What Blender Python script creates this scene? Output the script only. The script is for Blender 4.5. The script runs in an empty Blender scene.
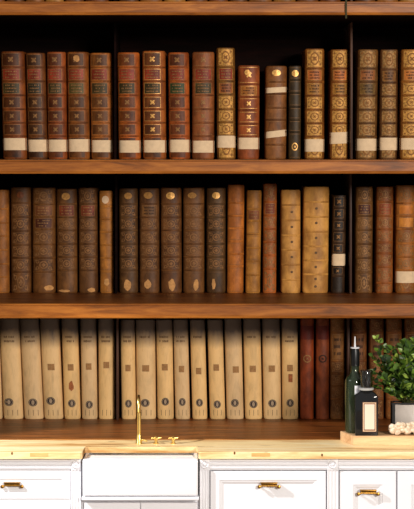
import bpy, bmesh, math, random
from mathutils import Vector, Matrix
random.seed(7)
SC = bpy.context.scene
COL = SC.collection
PI = math.pi

# ------------------------------------------------------------------ camera
F = 1930.0          # focal length in pixels of the 414 px wide frame
CY = -10.0          # camera y; the cabinet fronts stand at y = 0
CZ = 2.465          # eye height
HOR = 150.0         # image row of the horizon
cam = bpy.data.cameras.new('camera')
co = bpy.data.objects.new('camera', cam); COL.objects.link(co)
co.location = (0, CY, CZ); co.rotation_euler = (PI/2, 0, 0)
cam.sensor_fit = 'HORIZONTAL'; cam.sensor_width = 36
cam.lens = F/414*36
cam.shift_y = -(254.5-HOR)/414
cam.clip_end = 60
SC.camera = co

# ------------------------------------------------------------------ world, lights, exposure
w = bpy.data.worlds.new('world'); SC.world = w; w.use_nodes = True
w.node_tree.nodes['Background'].inputs[0].default_value = (1.0, 0.94, 0.87, 1)
w.node_tree.nodes['Background'].inputs[1].default_value = 0.42
def area(name, loc, target, sx, sy, power, col):
    l = bpy.data.lights.new(name, 'AREA'); l.shape = 'RECTANGLE'; l.size = sx; l.size_y = sy
    l.energy = power; l.color = col
    o = bpy.data.objects.new(name, l); COL.objects.link(o); o.location = loc
    o.rotation_euler = (Vector(target)-Vector(loc)).to_track_quat('-Z', 'Y').to_euler()
    return o
area('book_key', (4.6, -11.0, 4.3), (0.15, 1.0, 2.0), 2.2, 1.6, 1280, (1.0, 0.92, 0.83))  # soft key added for the books from front right, no window behind it
def spot(name, loc, target, power, col, size, blend, rad):
    l = bpy.data.lights.new(name, 'SPOT'); l.energy = power; l.color = col
    l.spot_size = math.radians(size); l.spot_blend = blend; l.shadow_soft_size = rad
    o = bpy.data.objects.new(name, l); COL.objects.link(o); o.location = loc
    o.rotation_euler = (Vector(target)-Vector(loc)).to_track_quat('-Z', 'Y').to_euler()
spot('counter_spot', (-3.2, -1.45, 3.35), (-0.10, 0.05, 0.42), 930, (1.0, 0.985, 0.99), 31.5, 0.3, 0.05)  # added spot out of view, key from upper left for the counter alone
SC.view_settings.view_transform = 'Standard'; SC.view_settings.look = 'None'
SC.view_settings.gamma = 1; SC.view_settings.use_curve_mapping = False
SC.view_settings.exposure = 0.0

# ------------------------------------------------------------------ helpers
def P(px, py, y):
    d = (y-CY)/F
    return Vector(((px-207)*d, y, CZ-(py-HOR)*d))
def X(px, y): return (px-207)*(y-CY)/F
def Z(py, y): return CZ-(py-HOR)*(y-CY)/F
def lin(c):
    return tuple(((v/255)/12.92 if v <= 10 else ((v/255+0.055)/1.055)**2.4) for v in c)+(1,)

def nodes(name):
    m = bpy.data.materials.new(name); m.use_nodes = True
    nt = m.node_tree; return m, nt, nt.nodes['Principled BSDF']
def new(nt, t, **kw):
    n = nt.nodes.new(t)
    for k, v in kw.items(): setattr(n, k, v)
    return n
def ramp(nt, fac, stops):
    r = new(nt, 'ShaderNodeValToRGB'); e = r.color_ramp.elements
    while len(e) < len(stops): e.new(0.5)
    for i, (p, c) in enumerate(stops): e[i].position = p; e[i].color = c
    nt.links.new(fac, r.inputs[0]); return r.outputs[0]
def noise(nt, vec, scale, detail=4, rough=0.55, dist=0.0):
    n = new(nt, 'ShaderNodeTexNoise'); n.inputs['Scale'].default_value = scale
    n.inputs['Detail'].default_value = detail; n.inputs['Roughness'].default_value = rough
    n.inputs['Distortion'].default_value = dist
    nt.links.new(vec, n.inputs['Vector']); return n.outputs['Fac']
def coords(nt, scale=(1, 1, 1), rnd=True):
    tc = new(nt, 'ShaderNodeTexCoord'); mp = new(nt, 'ShaderNodeMapping')
    mp.inputs['Scale'].default_value = scale
    nt.links.new(tc.outputs['Object'], mp.inputs[0])
    if rnd:
        oi = new(nt, 'ShaderNodeObjectInfo'); ml = new(nt, 'ShaderNodeMath', operation='MULTIPLY')
        ml.inputs[1].default_value = 37.0
        nt.links.new(oi.outputs['Random'], ml.inputs[0])
        cb = new(nt, 'ShaderNodeCombineXYZ')
        for i in range(3): nt.links.new(ml.outputs[0], cb.inputs[i])
        nt.links.new(cb.outputs[0], mp.inputs['Location'])
    return mp.outputs[0]
def mixc(nt, fac, a, b, mode='MIX'):
    m = new(nt, 'ShaderNodeMix', data_type='RGBA', blend_type=mode)
    for s, v in ((m.inputs[0], fac), (m.inputs[6], a), (m.inputs[7], b)):
        if hasattr(v, 'is_linked') or hasattr(v, 'links'): nt.links.new(v, s)
        else: s.default_value = v
    return m.outputs[2]
def bump(nt, bs, h, strength, dist=0.002):
    b = new(nt, 'ShaderNodeBump'); b.inputs['Strength'].default_value = strength
    b.inputs['Distance'].default_value = dist
    nt.links.new(h, b.inputs['Height']); nt.links.new(b.outputs[0], bs.inputs['Normal'])
def sc(c, k): return tuple(min(1, v*k) for v in c[:3])+(1,)

def plain(name, rgb, rough=0.5, metal=0.0, var=0.0, scale=20):
    m, nt, bs = nodes(name)
    c = lin(rgb)
    bs.inputs['Roughness'].default_value = rough; bs.inputs['Metallic'].default_value = metal
    if metal < 0.5 and rough >= 0.5: bs.inputs['Specular IOR Level'].default_value = 0.18
    f = noise(nt, coords(nt), scale)
    nt.links.new(ramp(nt, f, [(0.3, sc(c, 1-var)), (0.7, sc(c, 1+var))]), bs.inputs['Base Color'])
    return m
LC = {}
def leather(rgb, var=0.45, wear=0.25, rough=0.48, dark=None):
    key = (tuple(rgb), var, wear, rough, dark)
    if key in LC: return LC[key]
    m, nt, bs = nodes('leather'); c = lin((rgb[0]*1.04, rgb[1]*1.0, rgb[2]*0.74))
    v = coords(nt, (1, 1, 0.6))
    f1 = noise(nt, v, 26, 6, 0.62, 0.4)
    base = ramp(nt, f1, [(0.28, sc(c, 1-var)), (0.5, c), (0.75, sc(c, 1+var*0.8))])
    f2 = noise(nt, v, 95, 5, 0.7)
    wr = ramp(nt, f2, [(0.56, (0, 0, 0, 1)), (0.72, (min(1, wear*1.3),)*3+(1,))])
    worn = (min(1, c[0]*2.3+0.03), min(1, c[1]*2.3+0.02), min(1, c[2]*2.0+0.008), 1)
    colr = mixc(nt, wr, base, worn)
    f4 = noise(nt, coords(nt, (1.6, 1, 0.5)), 17, 4, 0.6, 0.8)
    w4 = ramp(nt, f4, [(0.52, (0, 0, 0, 1)), (0.70, (wear*1.5,)*3+(1,))])
    colr = mixc(nt, w4, colr, (min(1, c[0]*2.1+0.02), min(1, c[1]*2.0+0.012), min(1, c[2]*1.7+0.003), 1))
    f3 = noise(nt, v, 14, 3, 0.5)
    dk = ramp(nt, f3, [(0.36, (0.42, 0.36, 0.34, 1)), (0.58, (1.0, 1.0, 1.0, 1))])
    colr = mixc(nt, 0.75, colr, dk, 'MULTIPLY')
    nt.links.new(colr, bs.inputs['Base Color'])
    bs.inputs['Roughness'].default_value = rough
    bs.inputs['Specular IOR Level'].default_value = 0.22
    bump(nt, bs, f2, 0.35)
    LC[key] = m; return m
def vellum(rgb, H):
    m, nt, bs = nodes('vellum'); c = lin(rgb)
    v = coords(nt, (1, 1, 0.35))
    f1 = noise(nt, v, 16, 6, 0.6, 0.5)
    base = ramp(nt, f1, [(0.25, sc(c, 0.72)), (0.5, c), (0.75, sc(c, 1.12))])
    f2 = noise(nt, coords(nt, (4, 4, 0.5)), 40, 4, 0.6)
    st = ramp(nt, f2, [(0.55, (1, 1, 1, 1)), (0.75, (0.75, 0.62, 0.48, 1))])
    colr = mixc(nt, 0.6, base, st, 'MULTIPLY')
    # grimy head of the binding with some shelf shade painted in, uneven border
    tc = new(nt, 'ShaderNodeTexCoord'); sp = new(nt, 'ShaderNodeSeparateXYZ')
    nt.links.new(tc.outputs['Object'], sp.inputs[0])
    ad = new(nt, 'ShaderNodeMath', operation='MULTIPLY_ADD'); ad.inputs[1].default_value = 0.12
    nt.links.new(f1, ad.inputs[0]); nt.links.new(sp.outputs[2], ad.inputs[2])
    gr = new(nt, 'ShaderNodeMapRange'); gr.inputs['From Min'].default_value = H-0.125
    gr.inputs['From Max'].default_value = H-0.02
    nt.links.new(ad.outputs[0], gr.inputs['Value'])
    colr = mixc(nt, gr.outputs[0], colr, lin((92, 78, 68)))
    nt.links.new(colr, bs.inputs['Base Color']); bs.inputs['Roughness'].default_value = 0.6
    bump(nt, bs, f1, 0.2)
    return m
def wood(name, a, b, d, sx=1.2, s=22, rough=0.4, knots=False, sp=0.4, along=0):
    m, nt, bs = nodes(name)
    sca = [6, 6, 6]; sca[along] = 6*0.09*sx
    v = coords(nt, tuple(sca), rnd=False)
    f = noise(nt, v, s/6, 7, 0.6, 0.8)
    c = ramp(nt, f, [(0.3, lin(d)), (0.48, lin(b)), (0.66, lin(a))])
    f2 = noise(nt, coords(nt, tuple(x*1.7 for x in sca), rnd=False), s, 5, 0.7)
    g = ramp(nt, f2, [(0.35, (0.72, 0.66, 0.6, 1)), (0.6, (1, 1, 1, 1))])
    c = mixc(nt, 0.6, c, g, 'MULTIPLY')
    if knots:
        kv = noise(nt, coords(nt, (3.2, 9, 9), rnd=False), 1.5, 2, 0.4, 0.6)
        kk = ramp(nt, kv, [(0.70, (0, 0, 0, 1)), (0.76, (0.7, 0.7, 0.7, 1))])
        c = mixc(nt, kk, c, lin((120, 80, 40)))
    nt.links.new(c, bs.inputs['Base Color']); bs.inputs['Roughness'].default_value = rough
    bs.inputs['Specular IOR Level'].default_value = sp
    bump(nt, bs, f2, 0.15)
    return m
def glass(name, rgb, rough=0.05, alpha=1.0, trans=1.0):
    m, nt, bs = nodes(name)
    bs.inputs['Base Color'].default_value = lin(rgb); bs.inputs['Roughness'].default_value = rough
    bs.inputs['Transmission Weight'].default_value = trans; bs.inputs['IOR'].default_value = 1.45
    return m

M = {}
M['shelf'] = wood('shelf_wood', (174, 106, 36), (142, 80, 20), (90, 48, 10), rough=0.42, sp=0.3)
M['ledge'] = wood('dark_polished_wood', (148, 84, 34), (112, 60, 22), (68, 36, 14), rough=0.42, sp=0.25)
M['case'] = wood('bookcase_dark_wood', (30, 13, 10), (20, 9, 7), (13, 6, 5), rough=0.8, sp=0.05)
M['upright'] = wood('upright_wood', (92, 62, 46), (70, 46, 34), (44, 30, 24), rough=0.5, sp=0.2, along=2)
M['oak'] = wood('oak_worktop', (254, 238, 196), (248, 218, 158), (196, 138, 72), sx=1.3, s=11, rough=0.4, knots=True)
M['endgrain'] = wood('oak_end_grain', (190, 140, 70), (160, 110, 52), (120, 78, 36), rough=0.6, s=40)
M['inlay'] = wood('oak_inlay', (232, 192, 124), (220, 176, 106), (198, 150, 84), rough=0.5, s=30)
M['tray'] = wood('tray_wood', (236, 198, 150), (226, 184, 136), (200, 152, 104), rough=0.5, s=20)
M['white'] = plain('white_paint', (229, 230, 236), 0.42, 0, 0.015, 4)
M['ceramic'] = plain('white_ceramic', (236, 237, 242), 0.12, 0, 0.01, 3)
M['brass'] = plain('polished_brass', (240, 204, 122), 0.28, 1.0, 0.1, 30)
M['handlebrass'] = plain('aged_brass', (170, 126, 56), 0.36, 1.0, 0.25, 60)
M['black'] = plain('black_metal', (22, 24, 26), 0.35, 0.4, 0.2)
M['paper'] = plain('label_paper', (226, 192, 156), 0.8, 0, 0.10, 40)
M['paperwhite'] = plain('white_label_paper', (228, 198, 160), 0.8, 0, 0.08, 40)
M['pages'] = plain('page_edges', (120, 98, 74), 0.9, 0, 0.3, 120)
M['gold'] = plain('gold_leaf', (214, 160, 84), 0.42, 0.35, 0.45, 140)
M['dullgold'] = plain('dull_gold_leaf', (138, 98, 58), 0.5, 0.15, 0.5, 140)
M['midgold'] = plain('tan_stamp', (176, 126, 66), 0.6, 0, 0.3, 90)
M['darktool'] = plain('blind_tooling', (46, 28, 18), 0.6, 0, 0.3, 100)
M['red'] = leather((134, 50, 36), 0.3, 0.3)
M['green'] = leather((62, 52, 34), 0.35, 0.35)
M['ink'] = plain('faded_ink', (104, 80, 58), 0.8, 0, 0.3, 120)
M['brownstick'] = plain('brown_sticker', (156, 116, 74), 0.8, 0, 0.2, 80)
M['stain'] = plain('red_stain', (160, 96, 58), 0.8, 0, 0.3, 60)
M['seal'] = plain('dark_seal', (56, 46, 42), 0.7, 0, 0.35, 90)
M['pale'] = plain('pale_seal_centre', (160, 138, 114), 0.7, 0, 0.12, 90)
M['floor'] = wood('floor_boards', (150, 120, 90), (130, 100, 74), (96, 72, 50))
M['plaster'] = plain('plaster', (190, 182, 170), 0.9, 0, 0.04, 5)

def mesh_obj(name, bm, mat, parent=None, smooth=False, loc=None):
    me = bpy.data.meshes.new(name)
    bmesh.ops.recalc_face_normals(bm, faces=bm.faces)
    if smooth:
        for f in bm.faces: f.smooth = True
    bm.to_mesh(me); bm.free()
    if smooth:
        try: me.set_sharp_from_angle(angle=math.radians(42))
        except Exception: pass
    me.materials.append(mat)
    o = bpy.data.objects.new(name, me); COL.objects.link(o)
    if parent: o.parent = parent
    if loc is not None: o.location = loc
    return o
def tag(o, label=None, cat=None, group=None, kind=None):
    if label: o['label'] = label
    if cat: o['category'] = cat
    if group: o['group'] = group
    if kind: o['kind'] = kind
    return o
def thing(name, loc, label, cat, group=None):
    o = bpy.data.objects.new(name, None); COL.objects.link(o); o.location = loc
    o.empty_display_size = 0.05
    return tag(o, label, cat, group)
def box(bm, x0, x1, y0, y1, z0, z1, bev=0.0, seg=2):
    vs = [bm.verts.new(p) for p in ((x0,y0,z0),(x1,y0,z0),(x1,y1,z0),(x0,y1,z0),(x0,y0,z1),(x1,y0,z1),(x1,y1,z1),(x0,y1,z1))]
    fs = [bm.faces.new([vs[i] for i in q]) for q in ((0,3,2,1),(4,5,6,7),(0,1,5,4),(1,2,6,5),(2,3,7,6),(3,0,4,7))]
    if bev:
        es = list({e for f in fs for e in f.edges})
        bmesh.ops.bevel(bm, geom=es, offset=bev, segments=seg, affect='EDGES', profile=0.5)
def B(*a, **k):
    bm = bmesh.new(); box(bm, *a, **k); return bm
def loft(bm, rings, cap0=True, cap1=True, closed=True):
    R = [[bm.verts.new(p) for p in r] for r in rings]
    n = len(R[0])
    for a, b in zip(R, R[1:]):
        for i in range(n if closed else n-1):
            j = (i+1) % n
            bm.faces.new((a[i], a[j], b[j], b[i]))
    if cap0: bm.faces.new(R[0][::-1])
    if cap1: bm.faces.new(R[-1])
def lathe(bm, prof, c=(0, 0, 0), n=24, axis='z', cap=True):
    rings = []
    for r, h in prof:
        ring = []
        for i in range(n):
            a = 2*PI*i/n
            if axis == 'z': p = (c[0]+r*math.cos(a), c[1]+r*math.sin(a), c[2]+h)
            elif axis == 'x': p = (c[0]+h, c[1]+r*math.cos(a), c[2]+r*math.sin(a))
            else: p = (c[0]+r*math.cos(a), c[1]+h, c[2]+r*math.sin(a))
            ring.append(p)
        rings.append(ring)
    loft(bm, rings, cap, cap)
def tube(bm, pts, rad, n=12):
    pts = [Vector(p) for p in pts]; rings = []
    for i, p in enumerate(pts):
        t = (pts[min(i+1, len(pts)-1)]-pts[max(i-1, 0)]).normalized()
        ref = Vector((1, 0, 0)) if abs(t.x) < 0.9 else Vector((0, 1, 0))
        u = t.cross(ref).normalized(); v = t.cross(u)
        r = rad[i] if isinstance(rad, (list, tuple)) else rad
        rings.append([p+u*r*math.cos(2*PI*k/n)+v*r*math.sin(2*PI*k/n) for k in range(n)])
    loft(bm, rings)
def extrude_x(bm, prof, x0, x1):      # prof: closed list of (y,z)
    loft(bm, [[(x0, y, z) for y, z in prof], [(x1, y, z) for y, z in prof]])

# ------------------------------------------------------------------ the room
YC = 0.44           # front of the bookcase
YS = 1.21           # the plane of the book spines
YB = 1.70           # inside of the bookcase back
tag(mesh_obj('floor', B(-3.2, 3.2, -12.5, 1.85, -0.05, 0), M['floor']), kind='structure')
tag(mesh_obj('wall_back', B(-3.2, 3.2, 1.76, 1.86, 0, 4.9), M['plaster']), kind='structure')

# ------------------------------------------------------------------ bookcase
XL, XR = -1.50, 1.50
case = thing('bookcase', (0, YC, 0), 'dark orange-brown wooden bookcase filled with antique books behind the worktop', 'bookcase')
def cpart(name, bm, mat): 
    o = mesh_obj(name, bm, mat, case, smooth=True); o.matrix_parent_inverse = Matrix.Translation((0, -YC, 0)); return o
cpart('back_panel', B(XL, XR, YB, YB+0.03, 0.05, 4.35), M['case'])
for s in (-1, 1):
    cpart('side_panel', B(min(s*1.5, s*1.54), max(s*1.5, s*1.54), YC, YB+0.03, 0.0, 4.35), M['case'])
SHELF = {}
def shelf(nm, ptop, pbot, depth_bot=None):
    zt = Z(ptop, YC); zb = Z(pbot, YC); SHELF[nm] = zt
    # board
    cpart('shelf', B(XL, XR, YC+0.02, YB, zt-0.03, zt), M['ledge'])
    lip = 0.010
    prof = [(YC+0.02, zt), (YC+0.004, zt), (YC, zt-0.004), (YC, zt-lip+0.002), (YC+0.008, zt-lip-0.001),
            (YC+0.008, zb+0.014), (YC+0.002, zb+0.010), (YC, zb+0.006), (YC+0.003, zb), (YC+0.02, zb)]
    bm = bmesh.new(); extrude_x(bm, prof, XL, XR)
    cpart('front_moulding', bm, M['shelf'])
    if zb < zt-0.03:
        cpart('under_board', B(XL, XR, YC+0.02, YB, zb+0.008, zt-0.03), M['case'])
shelf('a', 1.4, 14.8)
shelf('b', 159.8, 173.6)
shelf('c', 303.8, 318.2)
shelf('d', 439.2, 452)
z_top = 4.25
cpart('top_board', B(XL, XR, YC, YB, z_top, z_top+0.05), M['case'])
cpart('plinth', B(XL, XR, YC+0.03, YC+0.06, 0.0, SHELF['d']-0.08), M['case'])
# uprights between the bays, set back level with the spines
def upright(px, nm, zt, wpx, mat, front=YS-0.05):
    x = X(px, front); wd = wpx*(front-CY)/F/2
    cpart('upright', B(x-wd, x+wd, front, YB, SHELF[nm]+0.0005, zt-0.0005, bev=0.003), mat)
zbot = {'a': z_top, 'b': Z(14.8, YC)+0.008, 'c': Z(173.6, YC)+0.008, 'd': Z(318.2, YC)+0.008}
for nm in 'bcd':
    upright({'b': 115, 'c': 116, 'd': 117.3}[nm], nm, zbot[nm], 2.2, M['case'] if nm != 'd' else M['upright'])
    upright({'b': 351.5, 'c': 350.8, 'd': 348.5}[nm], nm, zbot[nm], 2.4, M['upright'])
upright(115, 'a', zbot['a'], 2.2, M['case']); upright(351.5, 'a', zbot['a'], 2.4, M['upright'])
# thin metal strip screwed over the joint in the topmost shelf
bm = B(X(345.2, YC), X(347, YC), YC-0.004, YC+0.003, Z(18.5, YC), Z(-1, YC), bev=0.0008)
mesh_o = cpart('joint_strip', bm, plain('tarnished_metal', (58, 54, 34), 0.75, 0.2, 0.3))

# ------------------------------------------------------------------ books
class Spine:
    """curved spine surface in the book's own coordinates: apex towards -y at y = 0"""
    def __init__(s, w, H, lean, D): s.w, s.H, s.lean, s.D = w, H, lean, D
    def endk(s, z):
        e = 0.012
        d = min(z, s.H-z)
        return 1.0 if d >= e else 1-0.07*(1-d/e)**2
    def pt(s, u, z, off=0.0):            # u: -1..1 across the width
        u = max(-1, min(1, u)); k = s.endk(z)
        a = math.asin(u)
        x = (s.w*k+off*0.2)*math.sin(a); y = s.D-(s.D*k+off)*math.cos(a)
        return (x+s.lean*z/s.H, y, z)
    def patch(s, bm, u0, u1, z0, z1, off=0.0012, n=10, nz=1, jag=0.0, tilt=0.0):
        us = [u0+(u1-u0)*i/n for i in range(n+1)]
        a = [[bm.verts.new(s.pt(u, z0+(z1-z0)*k/nz+(random.uniform(-jag, jag) if k in (0, nz) else 0)+tilt*u, off)) for u in us] for k in range(nz+1)]
        b = [[bm.verts.new(s.pt(u, z0+(z1-z0)*k/nz+tilt*u, -0.0004)) for u in us] for k in range(nz+1)]
        for k in range(nz):
            for i in range(n):
                bm.faces.new((a[k][i], a[k][i+1], a[k+1][i+1], a[k+1][i]))
        for i in range(n):
            bm.faces.new((b[0][i], b[0][i+1], a[0][i+1], a[0][i]))
            bm.faces.new((a[nz][i], a[nz][i+1], b[nz][i+1], b[nz][i]))
        for k in range(nz):
            bm.faces.new((b[k][0], a[k][0], a[k+1][0], b[k+1][0]))
            bm.faces.new((a[k][n], b[k][n], b[k+1][n], a[k+1][n]))
    def poly(s, bm, pts, off=0.0026):
        c = (sum(p[0] for p in pts)/len(pts), sum(p[1] for p in pts)/len(pts))
        cv = bm.verts.new(s.pt(c[0], c[1], off+0.0003)); vs = [bm.verts.new(s.pt(u, z, off)) for u, z in pts]
        vb = [bm.verts.new(s.pt(u, z, -0.0002)) for u, z in pts]
        for i in range(len(vs)):
            j = (i+1) % len(vs)
            bm.faces.new((cv, vs[i], vs[j])); bm.faces.new((vs[i], vb[i], vb[j], vs[j]))
    def ellipse(s, bm, u, z, ru, rz, off=0.0026, n=14, jag=0.0):
        s.poly(bm, [(u+ru*(1+random.uniform(-jag, jag))*math.cos(2*PI*i/n), z+rz*(1+random.uniform(-jag, jag))*math.sin(2*PI*i/n)) for i in range(n)], off)
    def ring(s, bm, u, z, ru, rz, t, off=0.0028, n=16):
        k = 1-t
        o = [s.pt(u+ru*math.cos(2*PI*i/n), z+rz*math.sin(2*PI*i/n), off) for i in range(n)]
        q = [s.pt(u+ru*k*math.cos(2*PI*i/n), z+rz*k*math.sin(2*PI*i/n), off) for i in range(n)]
        O = [bm.verts.new(p) for p in o]; Q = [bm.verts.new(p) for p in q]
        for i in range(n):
            j = (i+1) % n; bm.faces.new((O[i], O[j], Q[j], Q[i]))
    def frame(s, bm, u0, u1, z0, z1, tz, off=0.0026):
        tu = tz/s.w
        s.patch(bm, u0, u1, z0, z0+tz, off); s.patch(bm, u0, u1, z1-tz, z1, off)
        s.patch(bm, u0, u0+tu, z0, z1, off, n=1); s.patch(bm, u1-tu, u1, z0, z1, off, n=1)
    def flower(s, bm, u, z, r, off=0.0026):
        ru = r/s.w
        s.poly(bm, [(u, z+r*0.55), (u+ru*0.55, z), (u, z-r*0.55), (u-ru*0.55, z)], off)
        for k in range(4):
            a = PI/2*k
            s.ellipse(bm, u+ru*0.62*math.cos(a+PI/4), z+r*0.62*math.sin(a+PI/4), ru*0.24, r*0.24, off, 8)
    def scrolls(s, bm, u0, u1, z0, z1, off=0.0026):
        hu = (u1-u0); hz = (z1-z0); cu = (u0+u1)/2; cz = (z0+z1)/2
        for sx in (-1, 1):
            for sz in (-1, 1):
                s.ring(bm, cu+sx*hu*0.33, cz+sz*hz*0.28, hu*0.11, hz*0.15, 0.45, off, 8)
                s.ellipse(bm, cu+sx*hu*0.42, cz+sz*hz*0.40, hu*0.05, hz*0.07, off, 6)
        s.ring(bm, cu, cz, hu*0.24, hz*0.36, 0.3, off, 14)
        s.poly(bm, [(cu, cz+hz*0.2), (cu+hu*0.13, cz), (cu, cz-hz*0.2), (cu-hu*0.13, cz)], off)

def ss_text(s, bm, u0, u1, z, h, off=0.003, n=6):
    u = u0
    while u < u1-0.03:
        wd = random.uniform(0.05, 0.11)
        if random.random() < 0.85:
            s.patch(bm, u, min(u1, u+wd), z-h/2*random.uniform(0.6, 1), z+h/2*random.uniform(0.6, 1), off, n=1)
        u += wd+0.05

ORD = ['first', 'second', 'third', 'fourth', 'fifth', 'sixth', 'seventh', 'eighth', 'ninth', 'tenth', 'eleventh', 'twelfth', 'thirteenth']
def book(xb, xt, ytop, ybase, zsh, look, where, col, style='plain', bands=(), group=None, depth=None, label=None, titles=(), opt=None, name='antique_book', ys=YS):
    """xb / xt: left and right edge at foot and head in the photo; bands: rows of the raised bands"""
    opt = opt or {}
    d = (ys-CY)/F
    w = (xb[1]-xb[0])*d/2; wt = (xt[1]-xt[0])*d/2; w = (w+wt)/2-0.0008
    cx = X((xb[0]+xb[1])/2, ys); lean = X((xt[0]+xt[1])/2, ys)-cx
    yo = opt.get('yo', 0.0)
    H = (CZ-(ytop-HOR)*d)-zsh
    kz = H/(ybase-ytop)                     # metres per photo row on this spine
    def zz(py): return H-(py-ytop)*kz
    D = min(0.034, w*0.55)
    s = Spine(w, H, lean, D)
    root = thing(name, (cx, ys+yo, zsh+0.0006), look+', '+where, 'book', group)
    mat = opt.get('mat') or leather(col, *opt.get('lv', ()))
    dep = depth or random.uniform(0.36, 0.42)
    # binding: U shaped section with the boards, closed spine with slightly pulled-in head and tail
    t = 0.0045
    def section(z):
        r = []
        for i in range(15):
            u = math.sin(-PI/2+PI*i/14); r.append(s.pt(u, z))
        k = s.endk(z); L = s.lean*z/s.H
        r += [(w+L, dep, z), (w-t+L, dep, z), (w-t+L, D+0.002, z)]
        for i in range(11):
            a = PI/2-PI*i/10
            r.append(((w-t)*math.sin(a)+L, D+0.002-(D-t)*math.cos(a)*k, z))
        r += [(-w+t+L, dep, z), (-w+L, dep, z)]
        return r
    bm = bmesh.new()
    zs = [0, 0.003, 0.007, 0.012]+[H*i/8 for i in range(1, 8)]+[H-0.012, H-0.007, H-0.003, H]
    R = [[bm.verts.new(p) for p in section(z)] for z in zs]; n = len(R[0])
    for a, b in zip(R, R[1:]):
        for i in range(n):
            j = (i+1) % n; bm.faces.new((a[i], a[j], b[j], b[i]))
    for r in (R[0], R[-1]):
        f = bm.faces.new(r)
    bmesh.ops.triangulate(bm, faces=[f for f in bm.faces if len(f.verts) > 4])
    mesh_obj('binding', bm, mat, root, smooth=True)
    bm = bmesh.new(); e = 0.0075
    lo = [(-w+t+.0003, D, e), (w-t-.0003, D, e), (w-t-.0003, dep-0.008, e), (-w+t+.0003, dep-0.008, e)]
    sh = lambda p, z: (p[0]+lean*z/H, p[1], z)
    loft(bm, [[sh(p, e) for p in lo], [sh(p, H-e) for p in lo]])
    mesh_obj('page_block', bm, M['pages'], root)
    # raised bands
    bz = [zz(b) for b in bands]
    bmat = opt.get('bmat', mat); bh = opt.get('bh', 0.006); bo = opt.get('bo', 0.0036)
    for z in bz:
        bm = bmesh.new(); rings = []
        for i in range(15):
            u = math.sin(-PI/2+PI*i/14)
            rings.append([s.pt(u, z-bh, -0.001), s.pt(u, z-bh*0.55, bo*0.75), s.pt(u, z, bo), s.pt(u, z+bh*0.55, bo*0.75), s.pt(u, z+bh, -0.001)])
        loft(bm, rings)
        mesh_obj('raised_band', bm, bmat, root, smooth=True)
    # panels between the bands
    edges = [H]+bz+[0.0]
    pan = [(edges[i+1]+bh+0.004, edges[i]-bh-0.004) for i in range(len(edges)-1)]
    gm = opt.get('gold', M['gold']); U = 0.80
    kinds = [mk[0] for mk in opt.get('marks', ())]
    U0, U1 = (-0.86, 0.56) if style == 'frame' and not opt.get('full') else (-U*0.92, U*0.92)  # dark frame panels stop short at right, painting in a lit edge
    uc = (U0+U1)/2
    for i, (z0, z1) in enumerate(pan):
        if z1-z0 < 0.012: continue
        tool = bmesh.new()
        tm = None
        for (idx, mt, tx) in titles:
            if idx == i: tm = (mt, tx)
        if tm:
            bm = bmesh.new(); s.patch(bm, U0, U1, z0-0.001, z1+0.001, 0.0014)
            tp = mesh_obj('title_patch', bm, tm[0], root, smooth=True)
            if tm[1]:
                bm = bmesh.new()
                nl = 3 if z1-z0 > 0.05 else 2
                for q in range(nl): ss_text(s, bm, uc-0.5, uc+0.5, z0+(z1-z0)*(q+0.75)/(nl+0.5), (z1-z0)*0.15, 0.0034)
                if len(bm.verts): mesh_obj('title_lettering', bm, M['dullgold'] if tm[1] == 1 else M['darktool'], tp)
                else: bm.free()
            s.frame(tool, U0, U1, z0-0.001, z1+0.001, 0.0022)
        elif style in ('frame', 'flower'):
            last = i == len(pan)-1
            if style == 'frame':
                bm = bmesh.new(); s.patch(bm, U0, U1, z0, z1, 0.0010)
                mesh_obj('spine_panel', bm, leather(tuple(int(v*0.62) for v in col), .5, .3), root, smooth=True)
            if not last and style == 'frame': s.frame(tool, U0, U1, z0, z1, 0.0016)
            elif not last:
                s.patch(tool, -U, U, z0, z0+0.0022, 0.0016); s.patch(tool, -U, U, z1-0.0022, z1, 0.0016)
            if not last: s.flower(tool, uc, (z0+z1)/2, min(0.022, (z1-z0)*0.32))
        elif style == 'gilt':
            if i in opt.get('fill', range(99)):
                bm = bmesh.new(); s.patch(bm, -U*0.95, U*0.95, z0, z1, 0.0014)
                gp = mesh_obj('gilt_panel', bm, gm, root, smooth=True)
                bm = bmesh.new()
                s.ring(bm, 0, (z0+z1)/2, 0.44, (z1-z0)*0.40, 0.22, 0.0030)
                s.flower(bm, 0, (z0+z1)/2, (z1-z0)*0.2, 0.0032)
                for sx in (-1, 1):
                    for sz in (-1, 1):
                        s.ellipse(bm, sx*0.58, (z0+z1)/2+sz*(z1-z0)*0.36, 0.09, (z1-z0)*0.08, 0.003, 8)
                mesh_obj('panel_ornament', bm, opt.get('om', M['ornament']), gp)
            s.patch(tool, -U, U, z0-0.004, z0-0.002, 0.0016); s.patch(tool, -U, U, z1+0.002, z1+0.004, 0.0016)
        elif style == 'scroll' and ((i == 0 and 'oval' in kinds) or (i == len(pan)-1 and 'torn' in kinds)):
            s.patch(tool, -U, U, z1-0.0016, z1, 0.0014)
        elif style == 'scroll':
            s.frame(tool, -U, U, z0, z1, 0.0014); s.scrolls(tool, -U, U, z0, z1)
        elif style == 'dots':
            pass
        elif style == 'lines':
            s.patch(tool, -U, U, z0, z0+0.0016, 0.0016); s.patch(tool, -U, U, z1-0.0016, z1, 0.0016)
        if len(tool.verts): mesh_obj('gold_tooling', tool, gm, root)
        else: tool.free()
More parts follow.
